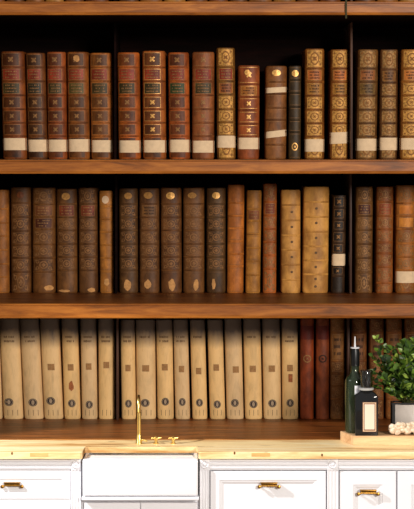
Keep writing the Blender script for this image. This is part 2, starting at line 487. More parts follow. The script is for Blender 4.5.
    # marks of its own
    for mk in opt.get('marks', ()):
        kind, u, py, ru, rpx, mt = mk[:6]
        bm = bmesh.new(); z = zz(py); rz = rpx*kz
        if kind == 'band':  s.patch(bm, -1, 1, z-rz, z+rz, 0.0042, n=14, tilt=mk[6]*kz if len(mk) > 6 else 0)
        elif kind == 'rect': s.patch(bm, u-ru, u+ru, z-rz, z+rz, 0.0018, jag=0.0006)
        elif kind == 'oval': s.ellipse(bm, u, z, ru, rz, 0.0036)
        elif kind == 'torn': s.ellipse(bm, u, z, ru, rz, 0.0034, 12, 0.2)
        elif kind == 'seal':
            s.ellipse(bm, u, z, ru, rz, 0.0016, 18)
            so = mesh_obj('round_seal', bm, mt, root)
            bm = bmesh.new(); s.ellipse(bm, u, z, ru*0.36, rz*0.62, 0.0022, 12)
            s.ring(bm, u, z, ru*0.86, rz*0.86, 0.12, 0.0020, 18)
            mesh_obj('seal_mark', bm, M['pale'], so); continue
        elif kind == 'medal':
            s.ring(bm, u, z, ru, rz, 0.3, 0.0026, 18); s.flower(bm, u, z, rz*0.4, 0.0028)
        elif kind == 'text':
            for q in range(int(rpx)): ss_text(s, bm, u-ru, u+ru, z-q*4.2*kz, 2.4*kz, 0.0014)
            mesh_obj('ink_title', bm, mt, root); continue
        elif kind == 'ticks':
            for q in range(3):
                uu = u-ru+2*ru*q/2; s.patch(bm, uu-0.022, uu+0.022, z-rz, z+rz, 0.0012, n=1)
            mesh_obj('ink_ticks', bm, mt, root); continue
        names = {'band': 'paper_band', 'rect': 'sticker', 'oval': 'oval_stamp', 'torn': 'torn_label_scrap', 'medal': 'medallion'}
        mesh_obj(names[kind], bm, mt, root, smooth=(kind == 'band'))
    return root
M['ornament'] = plain('brown_ornament', (136, 88, 42), 0.6, 0, 0.3, 100)
M['gilt'] = plain('rubbed_gilt', (184, 134, 66), 0.5, 0.15, 0.55, 90)
M['dullgilt'] = plain('dull_gilt', (146, 108, 62), 0.5, 0.15, 0.6, 90)
M['scrap'] = plain('paper_scrap', (190, 138, 84), 0.8, 0, 0.25, 60)

zb_, zc_, zd_ = SHELF['b'], SHELF['c'], SHELF['d']
BP, BW = M['paper'], M['paperwhite']

# ---- upper shelf in view
b7 = (67.5, 81.5, 95.5, 109.5, 123, 136.5)
def band(py0, py1, m=BW, tilt=0): return ('band', 0, (py0+py1)/2, 1, (py1-py0)/2, m, tilt)
RED, GRN = (1, M['red'], 1), (2, M['green'], 1)
WL, WC, WR = 'of the upper row\'s left bay', 'of the upper row\'s centre bay', 'of the upper row\'s right bay'
G1 = 'leather books standing on the upper shelf'
dull = dict(gold=M['dullgold'])
up = [
 ((2.6,26.6),(0,24.2),51.5,(104,58,34),'frame',b7,'red-brown book with low white band',[RED,GRN],dict(marks=[band(138.5,150.5)],**dull)),
 ((28,47.2),(25,45),53,(92,56,36),'frame',b7,'dark brown book with blackened panels',[RED,(2,leather((40,36,30),.3,.3),1)],dict(marks=[band(140,152)],**dull)),
 ((47.8,67),(46,65.6),52,(118,62,38),'frame',b7,'russet book, narrowest',[RED,GRN],dict(marks=[band(140,152)],**dull)),
 ((68,89.6),(66.5,88.2),52,(116,70,42),'frame',b7,'brown book with pale blot at its head',[RED,(2,leather((84,74,44),.3,.3),1)],dict(marks=[band(139.5,152),('torn',-.1,58.5,.3,3.2,M['scrap'])],**dull)),
 ((91.2,113.4),(89.2,112),53,(136,84,52),'frame',b7,'faded tan-brown book beside the upright',[RED,GRN],dict(marks=[band(140.5,152.5)],**dull)),
 ((118,141),(117.2,139),52.5,(140,76,42),'frame',b7,'orange-brown book beside the upright',[RED,GRN],dict(marks=[band(140.8,153)],**dull)),
 ((143,166),(142,165.5),51,(126,74,46),'frame',b7,'brown book with dark head and gilt-framed green label',[RED,GRN],dict(marks=[band(140.5,152.8)])),
 ((169,190.2),(168,188.8),52.5,(136,72,44),'frame',b7,'red-brown book with dark green label',[RED,(2,leather((44,58,36),.3,.3),1)],dict(marks=[band(140,152.5)],**dull)),
 ((191.8,214.4),(192.3,214.4),52,(130,76,50),'flower',b7,'scuffed wide brown book',[RED,GRN],dict(marks=[band(141,153)],**dull)),
 ((217,235.8),(216.2,235),47.8,(112,74,36),'gilt',(67,81.5,95,109.5,122.5,136),'narrow heavily gilded book taller than its neighbours',[RED,(2,leather((150,88,50),.3,.3),2)],dict(marks=[band(136,148)],gold=M['gilt'])),
 ((237.6,259.2),(238,260),65.5,(138,72,44),'flower',(84.5,97,110.5,124,137),'short red-brown book with gilt label',[(1,leather((150,94,46),.3,.3),2)],dict(marks=[band(138,149.5),('torn',-.15,72.5,.28,3,M['gold'])])),
 ((264.8,286.5),(266,287),66,(120,76,48),'lines',(82,94,108,120,132,145),'short book with two narrow white paper bands',[],dict(marks=[band(87.5,92.8,BW,.6),band(131,137.5,BW,1.2),('oval',0,73,.42,3.2,M['gold'])],**dull)),
 ((288.4,301),(289,301.4),66,(62,48,34),'lines',(80,93,107,120,132.5),'thin blackish book with pale oval at head',[],dict(marks=[('oval',0,73.5,.55,3.4,M['gold']),('medal',0,147,.5,4,M['gold'])],**dull)),
 ((304.6,324.6),(305,324.6),48.8,(120,72,34),'gilt',(68.5,82,96,110,123.5,137),'gilded book with red label and low paper band',[(1,leather((160,92,52),.3,.3),2),(2,leather((150,104,52),.3,.3),2)],dict(marks=[band(139.5,152)],gold=M['gilt'])),
 ((329.6,349),(330.8,349.2),49.5,(124,74,36),'gilt',(68.5,82,96,110,123.5,137),'gilded book with tilted paper band',[(1,leather((166,98,58),.3,.3),2),(2,leather((146,102,52),.3,.3),2)],dict(marks=[band(132.5,144,BW,.4)],gold=M['gilt'])),
 ((355.4,377.6),(358.4,378.2),49.5,(98,66,42),'gilt',(68.5,82,96,110,123.5,137),'dark gilded book beside the upright',[(1,leather((156,98,66),.3,.3),2),(2,leather((112,86,52),.3,.3),2)],dict(marks=[band(139,151)],gold=M['dullgilt'])),
 ((379,398),(381,398),49.5,(88,56,38),'gilt',(69.5,83,96.5,110,123.5,137),'narrow dark gilded book',[(1,leather((130,88,54),.3,.3),2)],dict(marks=[band(138,150.5)],gold=M['dullgilt'])),
 ((400,422),(401.4,423),49.5,(128,80,38),'gilt',(68.5,82,95.5,109.5,123,137),'bright gilded book cut by the photo edge',[(1,leather((176,108,62),.3,.3),2)],dict(marks=[band(138.5,150)],gold=M['gilt'])),
]
bays = [(0, 5, WL), (5, 15, WC), (15, 18, WR)]
def bay_pos(i, bays):
    for a, b, t in bays:
        if a <= i < b: return ORD[i-a]+' '+t
for i, (xb, xt, yt, col, st, bd, look, tit, opt) in enumerate(up):
    o = dict(opt); 
    if st == 'frame': col = (min(255, int(col[0]*1.16)), int(col[1]*1.12), int(col[2]*0.95))
    if st != 'gilt': o.setdefault('bmat', leather(tuple(int(v*0.85) for v in col), .3, .45))
    book(xb, xt, yt, 159.4, zb_, look, bay_pos(i, bays), col, st, bd, G1, titles=tit, opt=o)

# ---- middle shelf
G2 = 'leather books standing on the middle shelf'
WL, WC, WR = "of the middle row's left bay", "of the middle row's centre bay", "of the middle row's right bay"
c7 = (204, 217.5, 230.5, 244, 257, 270.5)
def scrap(u, py, ru=.2, r=4.2): return ('torn', u, py, ru, r, M['scrap'])
dl = dict(gold=M['dullgold'])
dtool = plain('faint_tooling', (128, 88, 52), 0.6, 0.05, 0.4, 120)
dk = dict(gold=dtool, bo=0.0036, bh=0.005)
RD = leather((112, 50, 34), .3, .35)
mid = [
 ((-9,9),(-10,8.6),190,(146,92,48),'lines',(209,223,236,250,264,277),'tan ribbed book cut by the photo edge',[],dict(lv=(.35,.35),**dk)),
 ((10.6,31),(10,30.6),187.5,(84,58,38),'scroll',(203,217,231,245,258,272),'dull dark brown book without label',[],dict(marks=[('oval',0,195,.35,3.4,leather((118,66,38),.3,.3))],**dk)),
 ((31.8,55.4),(31.8,55),188,(94,66,42),'scroll',(204.5,217,229.5,244.5,258,272),'wide brown book with worn light lower corner',[(1,leather((106,62,40),.3,.3),1),(2,leather((80,40,30),.3,.3),1)],dict(marks=[('medal',0,197.5,.4,4,dtool),scrap(.45,288,.4,2.6)],**dk)),
 ((56.2,77.2),(56,76.6),189,(90,64,42),'scroll',c7,'brown book with pale oval and red label',[(1,RD,1)],dict(marks=[('oval',-.05,196.5,.42,3.6,M['midgold']),scrap(-.2,291,.6,1.2)],**dk)),
 ((78.6,97.8),(78.2,97),188,(88,62,42),'scroll',c7,'brown book with dark red label, no oval',[(1,RD,1)],dict(marks=[scrap(.35,290,.4,2.2)],**dk)),
 ((99.8,114),(99,113),191,(158,104,56),'lines',(206.5,219.5,232,245,258,271.5),'slim light tan book with pale spot at head',[],dict(lv=(.3,.3),marks=[('oval',-.1,199.8,.5,4,M['paper']),scrap(0,282,.4,3.5)],gold=dtool)),
 ((119,138),(118.6,137.6),188.5,(78,58,42),'scroll',c7,'brown book beside the dark upright',[],dict(marks=[('oval',0,196,.42,3.4,M['midgold']),scrap(-.1,285,.38,5.5)],**dk)),
 ((139.4,159.4),(139,159.2),188.5,(88,62,44),'scroll',c7,'brown book with horizontally lined label',[(1,leather((100,68,46),.2,.3),2)],dict(marks=[('oval',-.1,195.5,.45,3.4,M['midgold']),scrap(-.15,284.5,.34,4.5)],**dk)),
 ((160.8,181.8),(160.4,181.4),188,(92,64,44),'scroll',c7,'brown book, oval stamp ringed dark, tall pale scrap',[],dict(marks=[('oval',-.05,195.8,.42,3.6,M['gold']),scrap(.05,285,.32,5.8)],**dk)),
 ((183,204.4),(183,204.4),188,(96,68,46),'scroll',c7,'brown book with flame-shaped pale scrap',[],dict(marks=[('oval',-.15,195.5,.42,3,M['midgold']),scrap(.2,285,.26,5.5)],**dk)),
 ((206.6,225.6),(206.4,225.8),188,(76,58,42),'scroll',c7,'darkest brown book with slanting pale scrap',[],dict(marks=[('oval',0,195.6,.42,3.4,M['gold']),scrap(-.25,284,.2,5.5)],**dk)),
 ((226.6,243.8),(228,244.4),185,(166,100,52),'lines',(203,216,228.5,241.5,254,266.5),'orange-tan book with crossed tooling',[],dict(lv=(.3,.3),gold=dtool)),
 ((245.6,260),(246.8,262),190.5,(162,112,62),'lines',(209,221,234.5,248,261.5,275),'narrow tan book with dusky red label',[(1,leather((120,68,44),.3,.3),1)],dict(lv=(.3,.3),gold=dtool)),
 ((262.8,276.4),(263.6,277),184,(140,84,46),'scroll',(202,215.5,229,242,255.5,269),'narrow tall red-brown book with gilt tooling',[(1,RD,1)],dict(**dl)),
 ((281.4,300.4),(281,301),190,(190,140,94),'dots',(205,220.5,235.5,250,264.8,280),'cream vellum book with dark dots, smaller',[],dict(lv=(.22,.12),marks=[('oval',.1,y,.13,1.2,M['ink']) for y in (212,227,242,257,272)])),
 ((303,328),(303.6,330),187,(200,148,98),'dots',(202,217,231.8,246.5,260.5,274.5),'wide yellow vellum book with dark dots',[],dict(lv=(.2,.12),marks=[('oval',0,y,.1,1.3,M['ink']) for y in (208.5,223,238,252.8,267,279,286.5)])),
 ((331.4,344.8),(333.6,347),195.5,(58,40,32),'frame',(208,220,231,243,254,266,276),'short blackish book with white paper band',[],dict(marks=[band(254,265.8,BW)],gold=M['dullgold'])),
 ((355.6,372.2),(355.4,374),187,(92,68,46),'scroll',(203,216,230,244,258,272.5),'dull brown book with purplish label',[(1,leather((84,46,42),.3,.3),1)],dict(**dl)),
 ((376,393),(376.6,394),187,(124,78,46),'scroll',(202,216,229.5,242.5,253.5,267,283),'reddish brown densely tooled book',[(1,leather((132,64,38),.3,.3),1)],dict(**dl)),
 ((395.6,416),(396.6,416.6),185.5,(136,92,52),'scroll',(203.5,216,229,243.5,257,270.5),'brown book with two orange panels and white band',[(1,leather((190,116,52),.2,.2),0),(2,leather((186,120,60),.2,.2),0)],dict(marks=[band(271.5,283,BW)],**dl)),
]
bays = [(0, 6, WL), (6, 17, WC), (17, 20, WR)]
for i, (xb, xt, yt, col, st, bd, look, tit, opt) in enumerate(mid):
    if st == 'scroll': col = (int(col[0]*1.09), int(col[1]*1.0), int(col[2]*0.96))
    book(xb, xt, yt, 293.2, zc_, look, bay_pos(i, bays), col, st, bd, G2, titles=tit, opt=opt)

# ---- lower shelf
G3 = 'books standing on the lower shelf behind the worktop'
WL, WC, WR = "of the lower row's left bay", "of the lower row's centre bay", "of the lower row's right bay"
Hd = 0.60
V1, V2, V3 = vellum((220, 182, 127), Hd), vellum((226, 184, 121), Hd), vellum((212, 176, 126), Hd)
def vm(stamp=None, stick=None, text=2, extra=(), st_u=0.0, sk_u=0.0):
    mk = []
    if text: mk.append(('text', -0.05, 337, .55, text, M['ink']))
    if stick: mk.append(('rect', sk_u, stick, .36, 3.2, M['brownstick']))
    if stamp: mk.append(('seal', st_u, stamp, .46, 3.9, M['seal']))
    mk.append(('ticks', 0, 412.5, .5, 2.8, M['ink']))
    return mk+list(extra)
low = [
 ((-16,2.6),(-19,-2),318.6,V3,'leaning cream vellum book, mostly outside the photo',vm(402)),
 ((2.8,23.2),(-1,18.6),318.6,V1,'leaning cream vellum book without square sticker',vm(402, st_u=-.35, text=2)),
 ((23.8,43.6),(19.2,38.4),319.2,V3,'leaning cream vellum book with seal only',vm(402.3, text=2)),
 ((44,63),(39,58.6),318.6,V1,'leaning cream vellum book with square sticker and seal',vm(400.8, 367, text=0, st_u=-.2)),
 ((64.2,80.4),(60.8,77.4),318.6,V2,'cream vellum book with red-brown stain above its seal',vm(403.2, 367.3, extra=[('torn',0,386,.28,5,M['stain'])])),
 ((81.8,97.2),(79.8,96),318.6,V3,'cream vellum book with purplish seal',vm(404.5, 366.5)),
 ((98.6,114.6),(97.8,114.4),318.6,V2,'cream vellum book with sticker but no seal',vm(None, 365, text=2)),
 ((121.4,136),(120,134.6),320,V2,'cream vellum book left of the brass faucet',vm(403.5, 368)),
 ((136.6,156),(135.4,155),320,V1,'cream vellum book directly behind the brass faucet',vm(402.8, 368.3, text=1, st_u=-.1)),
 ((157.2,174),(156,172.2),320,V2,'cream vellum book just right of the brass faucet',vm(401.5, 367.2)),
 ((175.2,190.2),(173,187.8),320,V3,'cream vellum book with narrow blackened seal',vm(401.8, 369)),
 ((192.4,207.4),(189.6,205),320,V2,'yellowish vellum book, seal filled olive',vm(402.5, 371, text=1)),
 ((210.2,225.2),(206.8,223),320,V2,'vellum book, lowest seal, set a little forward',vm(404.2, 367.5, text=0)),
 ((227,243.6),(224,241.8),319,V3,'vellum book with hollow square sticker right of centre',vm(402.8, 369.5, text=0, sk_u=.2)),
 ((245.2,262.4),(243,260.6),319,V2,'vellum book with pinkish square sticker',vm(404, 368.8, text=1)),
 ((263.8,281.4),(262,280.2),319,V1,'vellum book with notched square sticker',vm(403.2, 368.6, text=1)),
 ((282.4,298.2),(281.6,298),319,V2,'vellum book with two stickers, beside the red books',vm(402.8, 368, text=2, extra=[('rect',.05,378,.26,4,M['stain'])])),
]
nlow = 24
bays = [(0, 7, WL), (7, 20, WC), (20, 24, WR)]
base3 = 419.0
for i, (xb, xt, yt, mt, look, mk) in enumerate(low):
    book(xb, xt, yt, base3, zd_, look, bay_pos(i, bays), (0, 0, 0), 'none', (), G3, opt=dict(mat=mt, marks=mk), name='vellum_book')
REDB = (128, 58, 32)
crim = leather((92, 30, 26), .3, .2)
brown3 = (104, 70, 46)
l3 = (333, 361.5, 374.5, 387.5, 400.5)
low2 = [
 ((300.4,313.8),(300.6,314.2),319,REDB,'none',(),'plain red-brown book with round medallion',[],dict(marks=[('rect',0,333,.95,7,crim),('medal',0,359.5,.62,4,M['dullgold'])])),
 ((316,329.2),(316,329.6),319,(122,60,36),'none',(),'plain red-brown book, faint medallion, beside tooled brown books',[],dict(marks=[('rect',0,333,.95,7,crim),('medal',0,359.5,.62,4,M['darktool'])])),
 ((330.4,344.8),(330.2,345),319,brown3,'scroll',l3,'tooled brown book left of the tall bottle',[(1,leather((118,80,48),.2,.2),2)],dict(**dl)),
 ((351.6,367),(351.4,367),319,(96,60,42),'scroll',l3,'tooled dark red-brown book behind the bottles',[(1,leather((112,70,44),.2,.2),2)],dict(**dl)),
 ((369.6,384),(369.6,384.2),319,(92,58,42),'scroll',l3,'tooled brown book behind the plant, left one',[(1,leather((100,64,42),.2,.2),2)],dict(**dl)),
 ((386.2,402),(386.2,402.4),319,(110,70,46),'scroll',l3,'tooled brown book behind the plant, middle one',[(1,leather((118,78,48),.2,.2),2)],dict(**dl)),
 ((405,421),(405,421),319,(106,68,46),'scroll',l3,'tooled brown book behind the plant, right one',[(1,leather((112,72,46),.2,.2),2)],dict(**dl)),
]
for k, (xb, xt, yt, col, st, bd, look, tit, opt) in enumerate(low2):
    if st == 'scroll': col = (int(col[0]*1.22), int(col[1]*1.18), int(col[2]*1.1))
    book(xb, xt, yt, base3+2, zd_, look, bay_pos(17+k, bays), col, st, bd, G3, titles=tit, opt=opt)

# ---- row above the topmost shelf: only the feet of the books come into the photo
x = -14; k = 0
cols = [(110, 62, 38), (92, 58, 40), (130, 84, 50), (150, 108, 66), (100, 60, 40)]
while x < 425:
    wd = random.uniform(18, 24)
    if 113 < x+wd and x < 118: x = 118.5; continue
    if 347 < x+wd and x < 353.5: x = 355; continue
    r = book((x, x+wd), (x, x+wd), -95, 11, SHELF['a'], '', '', cols[k % 5], 'none', (), 'books on the topmost shelf, cut off by the photo')
    r['label'] = 'old leather book whose foot just shows above the topmost shelf at the photo\'s edge'
    x += wd+1.2; k += 1

# ------------------------------------------------------------------ worktop
ZW = 0.900; TH = 0.036; ZU = ZW-TH
yF = 0.0; yR = 0.425; yStrip = 0.203
sx0, sx1 = X(82.3, 0.0), X(198.3, 0.0)
def wt_piece(): pass
bm = bmesh.new()
g = 0.0
pts = [(-1.6, yF), (sx0-0.012, yF), (sx0-0.004, yF+0.004), (sx0, yF+0.014), (sx0, yStrip-0.012), (sx0+0.004, yStrip-0.003), (sx0+0.014, yStrip),
       (sx1-0.014, yStrip), (sx1-0.004, yStrip-0.003), (sx1, yStrip-0.012), (sx1, yF+0.014), (sx1+0.004, yF+0.004), (sx1+0.012, yF), (1.6, yF), (1.6, yR), (-1.6, yR)]
vb = [bm.verts.new((p[0], p[1], ZU)) for p in pts]; vt = [bm.verts.new((p[0], p[1], ZW)) for p in pts]
n = len(pts); topf = bm.faces.new(vt); bm.faces.new(vb[::-1])
for i in range(n): bm.faces.new((vb[i], vb[(i+1) % n], vt[(i+1) % n], vt[i]))
bmesh.ops.bevel(bm, geom=[e for e in topf.edges], offset=0.004, segments=3, affect='EDGES', profile=0.5)
bmesh.ops.triangulate(bm, faces=[f for f in bm.faces if len(f.verts) > 4])
wt = thing('worktop', (0, 0.2, ZU), 'pale yellow oak worktop running across the white cabinets', 'worktop')
def rel(o, root): o.matrix_parent_inverse = Matrix.Translation(-root.location); return o
rel(mesh_obj('slab', bm, M['oak'], wt, smooth=False), wt)
rel(mesh_obj('end_grain', B(sx0-0.001, sx0+0.0015, 0.016, yStrip-0.014, ZU+0.002, ZW-0.005, bev=0.0005), M['endgrain'], wt), wt)['label'] = 'brown end grain at the sink cut-out'
for (a, b) in ((30, 48), (251.5, 270)):
    rel(mesh_obj('inlay_patch', B(X(a, 0), X(b, 0), -0.0012, 0.004, Z(456.5, 0), Z(452.9, 0), bev=0.0004), M['inlay'], wt), wt)
for (a, py) in ((12, 453.5), (234.5, 453.2), (322, 455)):
    bm = bmesh.new(); lathe(bm, [(0.0001, -0.0012), (0.006, -0.0008), (0.007, 0.002)], (0, 0, 0), 12, 'y')
    o = rel(mesh_obj('knot', bm, plain('wood_knot', (110, 70, 34), 0.7, 0, 0.3), wt), wt)
    o.location = (X(a, 0), 0.0, Z(py, 0)); o.scale = (0.8, 1, 1.2)

# ------------------------------------------------------------------ cabinets
YD = 0.030      # plane of the frames
def reeds(x0, x1, zt, zb):
    """horizontal reeded cornice profile"""
    prof = [(YD+0.02, zb), (YD-0.001, zb)]
    nr = 3; h = (zt-zb)
    z = zb
    for r in range(nr):
        a = zb+h*(0.06+r*0.30); b = a+h*0.24
        for q in range(6):
            t = q/5; prof.append((YD-0.001-0.006*math.sin(PI*t), a+(b-a)*t))
    prof += [(YD-0.001, zt), (YD+0.02, zt)]
    bm = bmesh.new(); extrude_x(bm, prof, x0, x1); return bm
def flutes(x0, x1, z0, z1):
    w_ = x1-x0; prof = [(x0, YD+0.02), (x0, YD-0.004), (x0+w_*0.08, YD-0.004)]
    for r in range(3):
        a = x0+w_*(0.10+r*0.28); b = a+w_*0.24
        for q in range(7):
            t = q/6; prof.append((a+(b-a)*t, YD-0.004+0.0032*math.sin(PI*t)))
    prof += [(x1, YD-0.004), (x1, YD+0.02)]
    bm = bmesh.new(); loft(bm, [[(x, y, z0) for x, y in prof], [(x, y, z1) for x, y in prof]]); return bm
def panel(x0, x1, z0, z1, fr, y=None, th=0.022, rec=0.010):
    """framed front with a bevelled recessed panel"""
    y = YD if y is None else y
    bm = bmesh.new()
    def rr(i, yy): return [(x0+i, yy, z0+i), (x1-i, yy, z0+i), (x1-i, yy, z1-i), (x0+i, yy, z1-i)]
    rings = [rr(0, y+th), rr(0, y+0.002), rr(0.002, y), rr(fr, y), rr(fr+0.003, y+0.003), rr(fr+0.010, y+0.004), rr(fr+0.022, y+rec), rr(fr+0.024, y+rec)]
    loft(bm, rings); return bm
ZC0, ZC1 = Z(470, YD), ZU-0.0005      # cornice band under the worktop
def handle(root, cx_, cz_, y):
    hw = 0.052
    h = bpy.data.objects.new('handle', None); COL.objects.link(h); h.parent = root; h.location = Vector((cx_, y, cz_))-root.location
    bm = bmesh.new()
    # cup shaped grip: overhanging hood
    prof = []
    for q in range(9):
        a = PI*0.02+PI*0.5*q/8; prof.append((-0.004-0.024*math.sin(a), 0.016*math.cos(a)))
    prof2 = [(yy*0.82, zz_*0.82) for yy, zz_ in reversed(prof)]
    rings = [[(xx, p[0], p[1]) for p in prof+prof2] for xx in (-hw*0.8, -hw*0.74, hw*0.74, hw*0.8)]
    loft(bm, rings)
    for r in range(9):
        xx = -hw*0.68+hw*1.36*r/8
        rings = [[(xx+dx, p[0]*k, p[1]*k) for p in prof] for dx, k in ((-0.0022, 1.0), (0, 1.07), (0.0022, 1.0))]
        loft(bm, rings, False, False, closed=False)
    mesh_obj('grip', bm, M['handlebrass'], h, smooth=True)
    bm = B(-hw*0.84, hw*0.84, -0.030, 0.0, 0.0145, 0.0185, bev=0.0012)
    mesh_obj('top_rail', bm, M['handlebrass'], h, smooth=True)
    for s_ in (-1, 1):
        bm = bmesh.new(); lathe(bm, [(0.002, -0.026), (0.008, -0.024), (0.010, -0.018), (0.008, -0.012), (0.005, -0.009), (0.007, 0.0)], (s_*hw*0.98, 0, -0.004), 14, 'y')
        mesh_obj('end_foot', bm, M['handlebrass'], h, smooth=True)
        bm = B(min(s_*hw*.76, s_*hw*.98), max(s_*hw*.76, s_*hw*.98), -0.020, -0.012, -0.009, 0.001, bev=0.0015)
        mesh_obj('arm', bm, M['handlebrass'], h, smooth=True)
def cabinet(x0, x1, label, body_x=None, zt=None):
    c = thing('base_cabinet', ((x0+x1)/2, YD, 0.0), label, 'cabinet', 'white kitchen base cabinets')
    a, b = body_x or (x0, x1)
    bm = bmesh.new(); box(bm, a+0.0005, b-0.0005, YD+0.023, 0.40, 0.10, zt or ZU-0.001)
    rel(mesh_obj('body', bm, M['white'], c), c)
    rel(mesh_obj('plinth', B(a+0.0005, b-0.0005, YD+0.06, 0.39, 0.0, 0.0995), M['white'], c), c)
    return c
def part(root, name, bm, mat=None, smooth=False): return rel(mesh_obj(name, bm, mat or M['white'], root, smooth=smooth), root)
def pilaster(root, px0, px1):
    x0, x1 = X(px0, YD), X(px1, YD)
    part(root, 'pilaster', flutes(x0, x1, 0.10, ZC0), smooth=True)
    bm = B(x0, x1, YD-0.007, YD+0.022, ZC0, ZC1, bev=0.0015)
    bl = part(root, 'rosette_block', bm, smooth=True)
    bm = bmesh.new(); cxx = (x0+x1)/2; czz = (ZC0+ZC1)/2
    lathe(bm, [(0.0215, 0.001), (0.0215, -0.005), (0.018, -0.008), (0.014, -0.006), (0.012, -0.002), (0.010, -0.006), (0.006, -0.009), (0.0005, -0.0095)], (cxx, YD-0.007, czz), 28, 'y')
    r = mesh_obj('rosette', bm, M['white'], bl, smooth=True)
def clipx(px): return X(px, YD)
# left unit: drawers
c1 = cabinet(clipx(-58), clipx(81.4), 'white drawer cabinet with brass handle, left of the sink')
part(c1, 'cornice', reeds(clipx(-46), clipx(71), ZC1, ZC0), smooth=True)
pilaster(c1, 71, 81.2); pilaster(c1, -57, -46)
dz = [(471.4, 499.0), (503.2, 560), (564, 640)]
for (a, b) in dz:
    d = part(c1, 'drawer', panel(clipx(-45.6), clipx(70.2), Z(b, YD), Z(a, YD), 0.038 if b-a < 40 else 0.045), smooth=False)
    if (a, b) == dz[0]: handle(c1, clipx(12.2), Z(485.6, YD), YD+0.010)
    else: handle(c1, clipx(12.2), Z((a+b)/2-6, YD), YD+0.010)
part(c1, 'rail', B(clipx(-46), clipx(71), YD+0.004, YD+0.024, 0.10, Z(470.2, YD)))
# sink unit
c2 = cabinet(clipx(81.6), clipx(199.4), 'white sink cabinet with shaded doors below the ceramic sink', zt=Z(500.8, YD))
part(c2, 'ledge', B(clipx(82.2), clipx(199), -0.018, 0.06, Z(500.4, -0.018), Z(497.2, -0.018), bev=0.002), smooth=True)
xm = clipx(140.5)
for (a, b) in ((clipx(84), xm-0.0015), (xm+0.0015, clipx(197))):
    part(c2, 'door', panel(a, b, 0.11, Z(503, YD), 0.05, y=YD+0.004, th=0.0185))
# middle unit: one tall door
c3 = cabinet(clipx(199.6), clipx(338.6), 'white cabinet with brass handle, right of the sink')
pilaster(c3, 199.8, 209.4); pilaster(c3, 327, 338.4)
part(c3, 'cornice', reeds(clipx(209.4), clipx(327), ZC1, ZC0), smooth=True)
part(c3, 'door', panel(clipx(210.4), clipx(325.8), 0.11, Z(471.2, YD), 0.046))
handle(c3, clipx(269), Z(485.6, YD), YD+0.004)
# right unit: two narrower doors
c4 = cabinet(clipx(338.8), clipx(474), 'white cabinet below the tray, partly outside the photo')
part(c4, 'cornice', reeds(clipx(338.6), clipx(463), ZC1, ZC0), smooth=True); pilaster(c4, 463, 473.8)
part(c4, 'door', panel(clipx(339.6), clipx(396), 0.11, Z(471.2, YD), 0.070))
part(c4, 'door', panel(clipx(397.6), clipx(462), 0.11, Z(471.2, YD), 0.070))
handle(c4, clipx(368), Z(492.8, YD), YD+0.002)
handle(c4, clipx(430), Z(492.8, YD), YD+0.002)

# ------------------------------------------------------------------ sink
def rrect(x0, x1, y0, y1, z, r, n=5):
    pts = []
    for cx_, cy_, a0 in ((x1-r, y1-r, 0), (x0+r, y1-r, PI/2), (x0+r, y0+r, PI), (x1-r, y0+r, 3*PI/2)):
        for i in range(n+1):
            a = a0+PI/2*i/n; pts.append((cx_+r*math.cos(a), cy_+r*math.sin(a), z))
    return pts
yk0, yk1 = -0.016, 0.335
a, b = sx0+0.0015, sx1-0.0015
zk0, zk1 = Z(496.2, yk0), ZU-0.0006
bm = bmesh.new()
rings = [rrect(a+.006, b-.006, yk0+.006, yk1-.006, zk0, 0.008), rrect(a+.001, b-.001, yk0+.001, yk1-.001, zk0+0.004, 0.010), rrect(a, b, yk0, yk1, zk0+0.009, 0.010),
         rrect(a, b, yk0, yk1, zk1-0.010, 0.010), rrect(a+.001, b-.001, yk0+.001, yk1-.001, zk1-0.005, 0.010), rrect(a+.004, b-.004, yk0+.004, yk1-.004, zk1-0.001, 0.010), rrect(a+.008, b-.008, yk0+.008, yk1-.008, zk1, 0.010),
         rrect(a+.020, b-.020, yk0+.140, yk1-.020, zk1, 0.012), rrect(a+.024, b-.024, yk0+.144, yk1-.024, zk1-0.005, 0.016),
         rrect(a+.028, b-.028, yk0+.150, yk1-.028, zk0+0.05, 0.03), rrect(a+.045, b-.045, yk0+.160, yk1-.045, zk0+0.026, 0.03)]
loft(bm, rings)
snk = mesh_obj('kitchen_sink', bm, M['ceramic'], smooth=True)
tag(snk, 'white ceramic farmhouse sink with plain front under the brass faucet', 'sink')

# ------------------------------------------------------------------ faucet and taps
yf = 0.285
fx = X(139, yf)
fa = thing('faucet', (fx, yf, ZW), 'polished brass upright faucet behind the white sink', 'faucet')
bm = bmesh.new(); lathe(bm, [(0.019, 0), (0.019, 0.004), (0.016, 0.008), (0.015, 0.040), (0.0125, 0.046), (0.0118, 0.05)], n=24)
mesh_obj('base', bm, M['brass'], fa, smooth=True)
zt = (441-391)*(yf-CY)/F
z1 = (441-410)*(yf-CY)/F
bm = bmesh.new(); tube(bm, [(0, 0, 0.045), (0, 0, z1)], 0.0108, 18); mesh_obj('column', bm, M['brass'], fa, smooth=True)
bm = bmesh.new(); lathe(bm, [(0.0085, 0), (0.0115, 0.001), (0.0115, 0.003), (0.0085, 0.004)], (0, 0, z1-0.001), 18); mesh_obj('ring', bm, M['handlebrass'], fa, smooth=True)
pts = [(0, 0, z1)]
zc = zt-0.055
pts += [(0, 0, z1+0.02), (0, 0, zc)]
for q in range(1, 11):
    an = PI*q/10*0.93; pts.append((0.0, -0.05+0.05*math.cos(an), zc+0.047*math.sin(an)))
pts.append((0, pts[-1][1]-0.002, zc-0.03))
bm = bmesh.new(); tube(bm, pts, [0.0092]*3+[0.0085]*(len(pts)-3), 16); mesh_obj('spout', bm, M['brass'], fa, smooth=True)
bm = bmesh.new(); tube(bm, [(0.012, 0, 0.022), (0.045, 0, 0.014)], [0.006, 0.004], 12); mesh_obj('side_lever', bm, M['brass'], fa, smooth=True)
